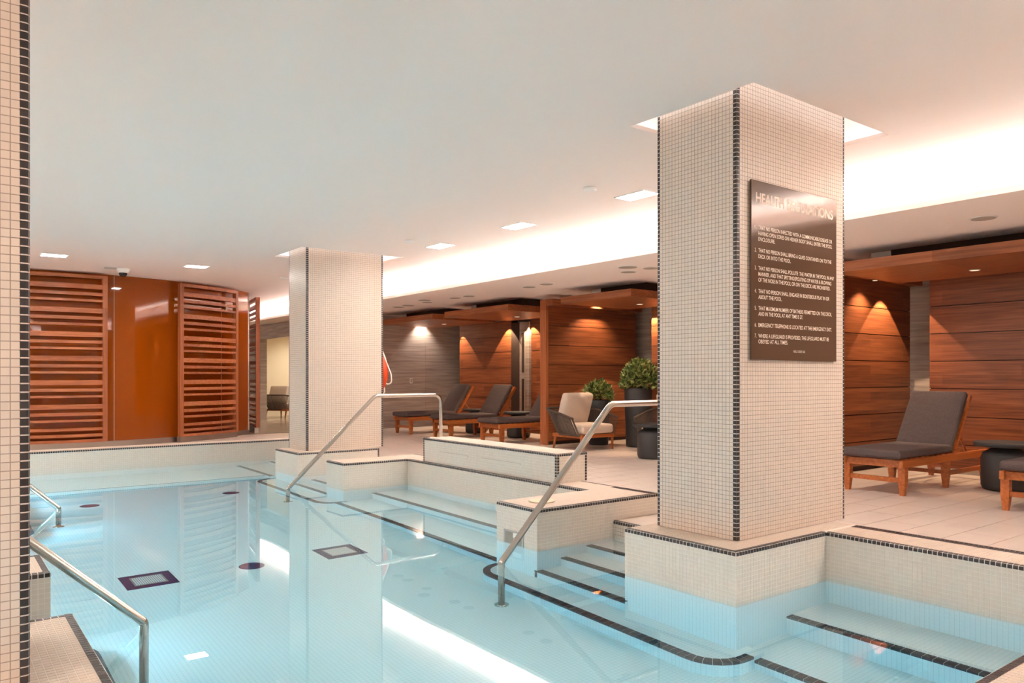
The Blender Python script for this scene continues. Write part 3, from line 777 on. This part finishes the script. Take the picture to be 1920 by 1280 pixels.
# ================================================================== HANDRAILS
def handrail(pts, flange, label, r_=.024):
    base = flange[0]; root = empty('handrail', base, label=label, cat='handrail', group='steel handrails by the pool stairs'); b = Vector(base)
    MB().tube([Vector(p)-b for p in fillet(pts, [.035, .11, .11])], r_, 16).build('tube', 'steel', root)
    for p in flange: MB().lathe([(.052, 0), (.052, .008), (.03, .014)], Vector(p)-b, 24).build('flange', 'steel', root)
    return root
handrail([(3.143, 4.25, ZF), (3.143, 4.25, -.29), (4.20, 4.25, .785), (5.25, 4.25, .785), (5.25, 4.25, ZD)], [(3.143, 4.25, ZF), (5.25, 4.25, ZD)], 'bent steel handrail rising from the water beside the big sign column')
handrail([(3.305, 8.66, ZF), (3.305, 8.66, -.31), (4.43, 8.66, .755), (5.40, 8.66, .755), (5.40, 8.66, ZD)], [(3.305, 8.66, ZF), (5.40, 8.66, ZD)], 'bent steel handrail crossing in front of the lifebuoy column')
handrail([(.874, 4.3, ZF), (.874, 4.3, -.275), (-.16, 4.3, .72), (-1.2, 4.3, .72), (-1.2, 4.3, ZD)], [(.874, 4.3, ZF), (-1.2, 4.3, ZD)], 'bent steel handrail entering the water right beside the near column', .0235)
handrail([(.985, 8.63, ZF), (.985, 8.63, -.29), (-.06, 8.63, .73), (-1.1, 8.63, .73), (-1.1, 8.63, ZD)], [(.985, 8.63, ZF), (-1.1, 8.63, ZD)], 'far steel handrail entering the water behind the near column')

# ================================================================== LOW BENCH WALL AND POOL DETAILS
r = curb('bench_wall', 4.62, 5.00, 5.38, 7.80, '-x -y', '-x -y', z1=.275, z0=.003, label='low tiled bench wall with black edge tiles on the pool curb', cat='bench', verts=[(-1, -1), (1, -1), (-1, 1)])
for y0, y1 in ((6.85, 7.43), (5.93, 6.60)):
    fr = MB().box(4.612-r.location.x, 4.6175-r.location.x, y0-r.location.y, y1-r.location.y, .122, .142).build('air_slot', 'tile_pool', r)
    MB().box(4.6105-r.location.x, 4.612-r.location.x, y0+.01-r.location.y, y1-.01-r.location.y, .137, .139).build('slot_gap', 'grout_dark', fr)
r = empty('skimmer_cover', (3.875, 4.70, .003), label='round cream plastic skimmer lid on the curb beside the steel handrail', cat='lid')
MB().lathe([(.105, 0), (.105, .006), (.098, .010)], n=40).build('plate', 'lid', r); MB().lathe([(.012, .010), (.012, .013)], (.03, .02, 0), 16).build('finger_hole', 'grout_dark', r)
r = empty('skimmer_mouth', (3.597, 4.70, -.255), label='grey recessed skimmer opening in the curb face at the waterline', cat='skimmer')
MB().box(-.006, .0, -.125, .125, -.055, .055).build('frame', 'grille', r); MB().box(-.0075, -.006, -.105, .105, -.045, .042).build('opening', 'steel_base', r); MB().box(-.010, -.0075, -.105, .0, .005, .042).build('weir_flap', 'white_metal', r)
for x0, x1, y0, y1, lb in ((1.12, 1.48, 6.05, 6.42, 'square white drain grate with dark tile border on the near-column side of the pool'), (2.64, 3.0, 6.0, 6.36, 'square white drain grate with dark tile border on the bench side of the pool')):
    cx_, cy_ = (x0+x1)/2, (y0+y1)/2
    r = empty('floor_drain', (cx_, cy_, ZF), label=lb, cat='drain', group='square drains on the pool floor')
    MB().box(-.18, .18, -.185, .185, 0, .004).build('border', 'drain_dark', r)
    MB().box(-.115, .115, -.115, .115, .004, .010).build('grate_frame', 'steel_base', r)
    for k in range(14): MB().box(-.10+k*.0148, -.094+k*.0148, -.10, .10, .010, .014).build('grate_bar', 'white_metal', r)
im = MB().lathe([(.10, 0), (.10, .006), (.085, .010)], n=28).mesh('floor_inlet', 'drain_dark')
for x, y, lb in ((2.054, 6.17, 'dark round floor inlet between the two square drains'), (1.407, 9.68, 'dark round floor inlet off the far handrail near the submerged end bench'), (2.954, 9.65, 'dark round floor inlet off the lifebuoy column stairs')):
    tag(put('floor_inlet', im, None, (x, y, ZF)), lb, 'inlet', 'round inlets on the pool floor')
r = empty('wall_jet', (4.105, 6.05, -.82), label='small round water jet in the submerged bench front', cat='jet')
MB().lathe([(.045, 0), (.045, .008), (.02, .014)], n=24).build('ring', 'white_metal', r, rot=(0, -PI/2, 0))
# underwater lamps along the opposite pool side
def pool_lamp(x, y, rot, rr, label):
    r = empty('pool_lamp', (x, y, -.74), label=label, cat='lamp', group='underwater pool lamps')
    MB().lathe([(rr+.02, 0), (rr+.02, .012), (rr+.005, .02)], n=32).build('bezel', 'steel', r, rot=rot)
    MB().lathe([(rr, .018), (rr, .022)], n=20).build('lens', 'emit_pool', r, rot=rot)
for x, y, rr in ((.476, 3.1, .09), (.486, 4.76, .09), (-.466, 5.7, .12), (-.466, 7.3, .12), (.486, 8.33, .12), (.486, 9.95, .13), (-.466, 10.9, .10), (-.466, 1.9, .10)):
    pool_lamp(x, y, (0, PI/2, 0), rr, 'round underwater lamp in the submerged side wall beneath the near column side')
pool_lamp(3.0, 1.069, (-PI/2, 0, 0), .09, 'round underwater lamp in the submerged end wall')

# ================================================================== SUN LOUNGERS
def make_lounger():
    r = empty('sun_lounger')
    hw = .315
    def leg(x, y, h=.29, a=.034):
        v = [(x+sx*b, y+sy*b, z) for z, b in ((0, a*.62), (.10, a*.9), (.14, a), (h, a)) for sx, sy in ((-1,-1),(1,-1),(1,1),(-1,1))]
        f = [(3,2,1,0), (12,13,14,15)]+[(4*k+i, 4*k+(i+1)%4, 4*k+4+(i+1)%4, 4*k+4+i) for k in range(3) for i in range(4)]
        MB().add(v, f).build('leg', 'teak', r)
    for x in (.07, 1.0, 1.94):
        for s in (-1, 1): leg(x, s*(hw-.034))
    for s in (-1, 1):
        y = s*(hw-.022)
        MB().box(.0, 2.0, y-.02, y+.02, .275, .35).build('side_rail', 'teak', r, bevel=.004)
        MB().box(1.0, 1.94, y-.016, y+.016, .13, .175).build('stretcher', 'teak', r)
    for x in (.05, 1.97): MB().box(x-.02, x+.02, -hw+.04, hw-.04, .275, .345).build('cross_rail', 'teak', r)
    MB().box(.055, .09, -hw+.05, hw-.05, .125, .17).build('stretcher', 'teak', r); MB().box(1.0, 1.03, -hw+.05, hw-.05, .14, .18).build('stretcher', 'teak', r)
    for k in range(9): MB().box(.10+k*.115, .17+k*.115, -hw+.03, hw-.03, .345, .358).build('seat_slat', 'teak', r)
    softbox('seat_cushion', 'cushion_dark', r, 1.20, .60, .085, .03, (.555, 0, .402), puff=.008, crease=.0015)
    a = math.radians(56); c, s_ = math.cos(a), math.sin(a); L = .70; hx, hz = 1.12, .40
    softbox('back_cushion', 'cushion_dark', r, .72, .59, .08, .03, (hx+c*L/2-s_*.01, 0, hz+s_*L/2+c*.01), (0, -a, 0), puff=.006, crease=.002)
    M = Matrix.Translation((hx+.055, 0, hz-.06)) @ Matrix.Rotation(-a, 4, 'Y')
    for y in (-.28, .28): MB().box(0, .74, y-.018, y+.018, -.02, .022, M).build('back_stile', 'teak', r)
    for k in range(5): MB().box(.05+k*.15, .11+k*.15, -.27, .27, .0, .015, M).build('back_slat', 'teak', r)
    MB().box(.70, .74, -.28, .28, -.018, .020, M).build('back_rail', 'teak', r)
    for y in (-.22, .22): MB().tube([M @ Vector((.36, y, -.03)), (hx+.52, y, .33)], .014, 8).build('back_prop', 'teak', r)
    return r
lg = make_lounger()
for i, (x, y, lb) in enumerate([(7.50, 3.90, 'teak sun lounger with charcoal cushions beside the big sign column'), (7.40, 2.40, 'teak sun lounger past the black drum table, only its foot end showing'),
        (7.60, 13.72, 'teak sun lounger with charcoal cushions along the grey stone wall'), (7.68, 12.35, 'middle teak sun lounger between two black drum tables'), (7.70, 10.78, 'teak sun lounger with charcoal cushions beside the plank partition')]):
    o = lg if i == 0 else copy_tree(lg)
    o.location = (x, y, ZD); tag(o, lb, 'sun lounger', 'teak sun loungers on the deck')
# ---- side tables
def make_table():
    r = empty('side_table')
    MB().lathe([(.17, 0), (.21, .012), (.225, .05), (.225, .33), (.21, .38), (.16, .41), (.14, .425), (.14, .45)], n=40).build('drum', 'charcoal', r)
    MB().lathe([(.275, .45), (.29, .458), (.29, .488), (.282, .495)], n=48).build('top', 'charcoal', r)
    return r
tb = make_table()
for i, (x, y, lb) in enumerate([(8.80, 3.16, 'round charcoal drum table between the two near loungers'), (9.0, 13.05, 'round charcoal drum table between the stone-wall lounger and the middle lounger'), (8.95, 11.55, 'round charcoal drum table between the middle lounger and the partition lounger'), (8.22, 7.46, 'round charcoal drum table standing in front of the tall planter')]):
    o = tb if i == 0 else copy_tree(tb)
    o.location = (x, y, ZD); tag(o, lb, 'side table', 'charcoal drum tables')
# ---- rope armchairs: local +y is the way they face
def make_armchair():
    r = empty('rope_armchair'); hw, hd = .37, .34
    for sx in (-1, 1):
        for y, k in ((hd-.03, .0), (-hd+.05, .06)):
            MB().tube([(sx*(hw-.03), y-k, 0), (sx*(hw-.03), y, .24)], [.017, .026], 10).build('leg', 'teak', r)
    for b in ((-hw, hw, hd-.055, hd), (-hw, hw, -hd, -hd+.05)): MB().box(*b, .20, .255).build('seat_rail', 'teak', r, bevel=.006)
    for s in (-1, 1): MB().box(s*hw-.025*(1+s), s*hw+.025*(1-s), -hd+.05, hd-.055, .20, .255).build('seat_rail', 'teak', r, bevel=.006)
    # U-shaped shell: sides then back
    lo, hi = [], []; n = 64
    def U(t, w, d, yf):
        # t 0..1 round the U from the front of one side to the front of the other, superellipse
        a = PI*t; cx_, sy = math.cos(a), math.sin(a); e = .45
        return (-math.copysign(abs(cx_)**e, cx_)*w, yf-(abs(sy)**e)*d)
    fine = [U(k/2000, hw+.13, hd*2+.12, hd-.06) for k in range(2001)]; acc = [0]
    for a_, b_ in zip(fine, fine[1:]): acc.append(acc[-1]+math.hypot(a_[0]-b_[0], a_[1]-b_[1]))
    k0 = 0
    for k in range(n+1):
        while k0 < 2000 and acc[k0] < acc[-1]*k/n-1e-9: k0 += 1
        t = k0/2000; x, y = U(t, hw+.02, hd*2-.02, hd-.02); lo.append(Vector((x, y, .245)))
        x, y = fine[k0]; q_ = k/n; b = min(1, math.sin(PI*q_)*1.15); hi.append(Vector((x, y, .50+.15*b**.8)))
    MB().tube(hi, .020, 8).build('top_rail', 'rope_weave', r); MB().tube(lo, .014, 8).build('bottom_rail', 'rope_weave', r)
    mb = MB()
    m = 92
    for k in range(m+1):
        t = k/m*n; i = min(int(t), n-1); u = t-i; mb.tube([lo[i].lerp(lo[i+1], u), hi[i].lerp(hi[i+1], u)], .0056, 5, False)
    tag(mb.build('rope_strands', 'rope_weave', r), kind='stuff')
    softbox('seat_cushion', 'cushion_light', r, .70, .64, .15, .05, (0, .03, .335), puff=.012)
    softbox('back_cushion', 'cushion_light', r, .62, .52, .13, .045, (0, -.20, .65), (math.radians(72), 0, 0), puff=.035, crease=.004)
    return r
ac = make_armchair()
for i, (x, y, rz, lb) in enumerate([(8.40, 9.12, math.radians(181), 'charcoal rope armchair with beige cushions in front of the plank partition'), (9.25, 8.02, math.radians(105), 'charcoal rope armchair mostly hidden behind the big column'), (7.98, 21.25, math.radians(-60), 'dark rope armchair with cream cushions inside the cream-walled room')]):
    o = ac if i == 0 else copy_tree(ac)
    o.location = (x, y, ZD); o.rotation_euler = (0, 0, rz); tag(o, lb, 'armchair', 'rope armchairs')
r = empty('white_sofa', (9.3, 21.0, ZD), label='white upholstered sofa with loose cushions behind the dark armchair', cat='sofa')
softbox('seat', 'cushion_light', r, .9, 1.9, .35, .05, (0, 0, .25)); softbox('backrest', 'cushion_light', r, .25, 1.9, .55, .08, (.35, 0, .58))
for y in (-.5, .1): softbox('cushion', 'cushion_light', r, .45, .45, .14, .06, (.15, y, .60), (0, math.radians(68), .2), puff=.03)
# ---- planters
def planter(x, y, h, r0, r1, br, bh, n, label):
    r = empty('potted_shrub', (x, y, ZD), label=label, cat='plant', group='potted shrubs')
    MB().lathe([(r0-.01, 0), (r0, .012), (r1, h-.01), (r1-.006, h), (r1-.03, h), (r1-.035, h-.05)], n=44, caps=True).build('pot', 'planter', r)
    MB().lathe([(r1-.04, h-.06), (r1-.04, h-.045)], n=24).build('soil', 'dark_void', r)
    rnd = random.Random(n); lf = MB(); st = MB()
    for k in range(26):
        a = rnd.uniform(0, 2*PI); e = rnd.uniform(.1, 1.2); R = br*rnd.uniform(.5, .95)
        st.tube([(0.02*math.cos(a), .02*math.sin(a), h-.05), (R*.5*math.cos(a)*math.cos(e), R*.5*math.sin(a)*math.cos(e), h+bh*.4*math.sin(e)+.03), (R*math.cos(a)*math.cos(e), R*math.sin(a)*math.cos(e), h+.06+bh*.85*math.sin(e))], [.006, .004, .002], 5, False)
    tag(st.build('stems', 'dark_void', r), kind='stuff')
    for k in range(n):
        a = rnd.uniform(0, 2*PI); u = rnd.uniform(-.15, 1); cr = math.sqrt(max(0, 1-u*u)); q = rnd.uniform(.55, 1.05)*(1+.10*math.sin(3*a+n)*cr)
        p = Vector((br*cr*q*math.cos(a), br*cr*q*math.sin(a), h+.05+bh*max(-.12, u)*q))
        d = (Vector((cr*math.cos(a), cr*math.sin(a), u+.3))+Vector((rnd.gauss(0,.5), rnd.gauss(0,.5), rnd.gauss(0,.4)))).normalized()
        sd = d.cross(Vector((rnd.gauss(0,1), rnd.gauss(0,1), rnd.gauss(0,1)))).normalized(); nn = d.cross(sd); l = rnd.uniform(.055, .095); w_ = l*.34
        lf.add([p, p+d*l*.35+sd*w_, p+d*l, p+d*l*.35-sd*w_, p+d*l*.45+nn*l*.12], [(0, 4, 1), (1, 4, 2), (2, 4, 3), (3, 4, 0)])
    tag(lf.build('foliage', 'leaf', r), kind='stuff'); return r
planter(9.40, 8.86, .98, .205, .235, .29, .40, 1700, 'bushy green shrub in the tall charcoal planter')
planter(9.12, 9.52, .77, .165, .21, .23, .25, 900, 'smaller green shrub in the short charcoal planter behind the armchair')

# ================================================================== LIFEBUOY, OUTLET, SIGN
r = empty('lifebuoy', (5.185, 10.10, 1.05), label='orange ring lifebuoy with white rope on the mosaic column', cat='lifebuoy')
mb = MB(); v = []; f = []; nu, nv = 48, 16
for i in range(nu):
    a = 2*PI*i/nu
    for j in range(nv): b = 2*PI*j/nv; R = .235+.058*math.cos(b); v.append((.058*math.sin(b), R*math.cos(a), R*math.sin(a)))
for i in range(nu):
    for j in range(nv): f.append((i*nv+j, ((i+1)%nu)*nv+j, ((i+1)%nu)*nv+(j+1)%nv, i*nv+(j+1)%nv))
mb.add(v, f, True).build('ring', 'lifebuoy', r)
MB().tube(fillet([(.03, -.10, .34), (.05, -.20, .18), (.10, -.27, -.02), (.11, -.27, -.14), (.07, -.22, -.17), (.04, -.16, -.12)], .08), .010, 8).build('rope', 'rope_white', r)
MB().tube(fillet([(-.04, -.06, .30), (.0, -.10, .38), (.03, -.12, .34), (.06, -.18, .2)], .05), .010, 8).build('rope', 'rope_white', r)
MB().tube(fillet([(.03, -.18, -.2), (.05, -.17, -.27), (.02, -.13, -.33)], .05), .010, 8).build('rope', 'rope_white', r)
MB().tube([(-.07, 0, .30), (.0, 0, .31), (.02, 0, .34)], .008, 8).build('hook', 'steel', r)
r = empty('wall_outlet', (8.93, 15.637, .90), label='small white wall outlet plate on the grey stone wall', cat='outlet')
MB().box(-.035, .035, -.008, 0, -.06, .06).build('plate', 'white_metal', r, bevel=.003); MB().box(-.02, .02, -.011, -.008, -.045, .045).build('insert', 'disc_grey', r)

sg = empty('regulations_sign', (4.47, 2.826, 1.655), label='brown glossy health regulations board fixed to the mosaic column', cat='sign')
SW, SH = .965, 1.105
MB().box(-SW/2, SW/2, -.006, .006, -SH/2, SH/2).build('board', 'sign_brown', sg)
def letters(txt, x, z, h, wmax, bold=0.0, squeeze=None):
    cu = bpy.data.curves.new('t', 'FONT'); cu.body = txt; cu.size = 1; cu.extrude = 0; cu.offset = bold
    o = bpy.data.objects.new('t', cu); C.objects.link(o); bpy.context.view_layer.update()
    dg = bpy.context.evaluated_depsgraph_get(); me = bpy.data.meshes.new_from_object(o.evaluated_get(dg))
    C.objects.unlink(o); bpy.data.objects.remove(o); bpy.data.curves.remove(cu)
    xs_ = [v.co.x for v in me.vertices]; ys_ = [v.co.y for v in me.vertices if True]
    wd = max(xs_)-min(xs_); x0 = min(xs_)
    k = h/.70; kx = wmax/wd
    for v in me.vertices: v.co = Vector(((v.co.x-x0)*kx, 0, v.co.y*k))
    me.materials.clear(); me.materials.append(MAT['sign_text'])
    return put('lettering', me, sg, (x-SW/2, -.0068, SH/2-z))
letters('HEALTH REGULATIONS', .045, .135, .062, .875, .022)
rows = [(.30, '1.', 'THAT NO PERSON INFECTED WITH A COMMUNICABLE DISEASE OR', .84), (.335, '', 'HAVING OPEN SORES ON HIS/HER BODY SHALL ENTER THE POOL', .84), (.370, '', 'ENCLOSURE.', .175),
 (.440, '2.', 'THAT NO PERSON SHALL BRING A GLASS CONTAINER ON TO THE', .83), (.477, '', 'DECK OR INTO THE POOL.', .35),
 (.550, '3.', 'THAT NO PERSON SHALL POLLUTE  THE WATER IN THE POOL IN ANY', .865), (.586, '', 'MANNER, AND THAT SPITTING/SPOUTING OF WATER & BLOWING', .83), (.622, '', 'OF THE NOSE IN THE POOL OR ON THE DECK ARE PROHIBITED.', .815),
 (.692, '4.', 'THAT NO PERSON SHALL ENGAGE IN BOISTEROUS PLAY IN OR', .805), (.728, '', 'ABOUT THE POOL.', .25),
 (.797, '5.', 'THAT MAXIMUM NUMBER OF BATHERS PERMITTED ON THE DECK,', .835), (.832, '', 'AND IN THE POOL AT ANY TIME IS 27.', .485),
 (.901, '6.', 'EMERGENCY TELEPHONE IS LOCATED AT THE EMERGENCY EXIT.', .835),
 (.968, '7.', 'WHERE A LIFEGUARD IS PROVIDED, THE LIFEGUARD MUST BE', .80), (1.003, '', 'OBEYED AT ALL TIMES.', .315)]
for z, nn, t, wd in rows:
    if nn: letters(nn, .032, z, .024, .018)
    letters(t, .070, z, .024, wd, .010)
letters('REG. CODE 565', .45, 1.053, .014, .13)
# a lamp inside the cream room and a row over the corridor
for x, y in ((9.0, 19.0), (9.0, 21.0)):
    r = empty('room_downlight', (x, y, 2.6), label='round warm lamp in the ceiling of the cream-walled room', cat='light', group='lamps in the cream room')
    MB().lathe([(.13, -.012), (.13, 0)], n=24).build('housing', 'white_metal', r)
    MB().lathe([(.11, -.014), (.11, -.012)], n=24).build('lens', 'emit_can', r)
    spot('lamp_light', r, (0, 0, -.03), (0, 0, -1), 130, (1, .88, .70), 150, .6, .08)
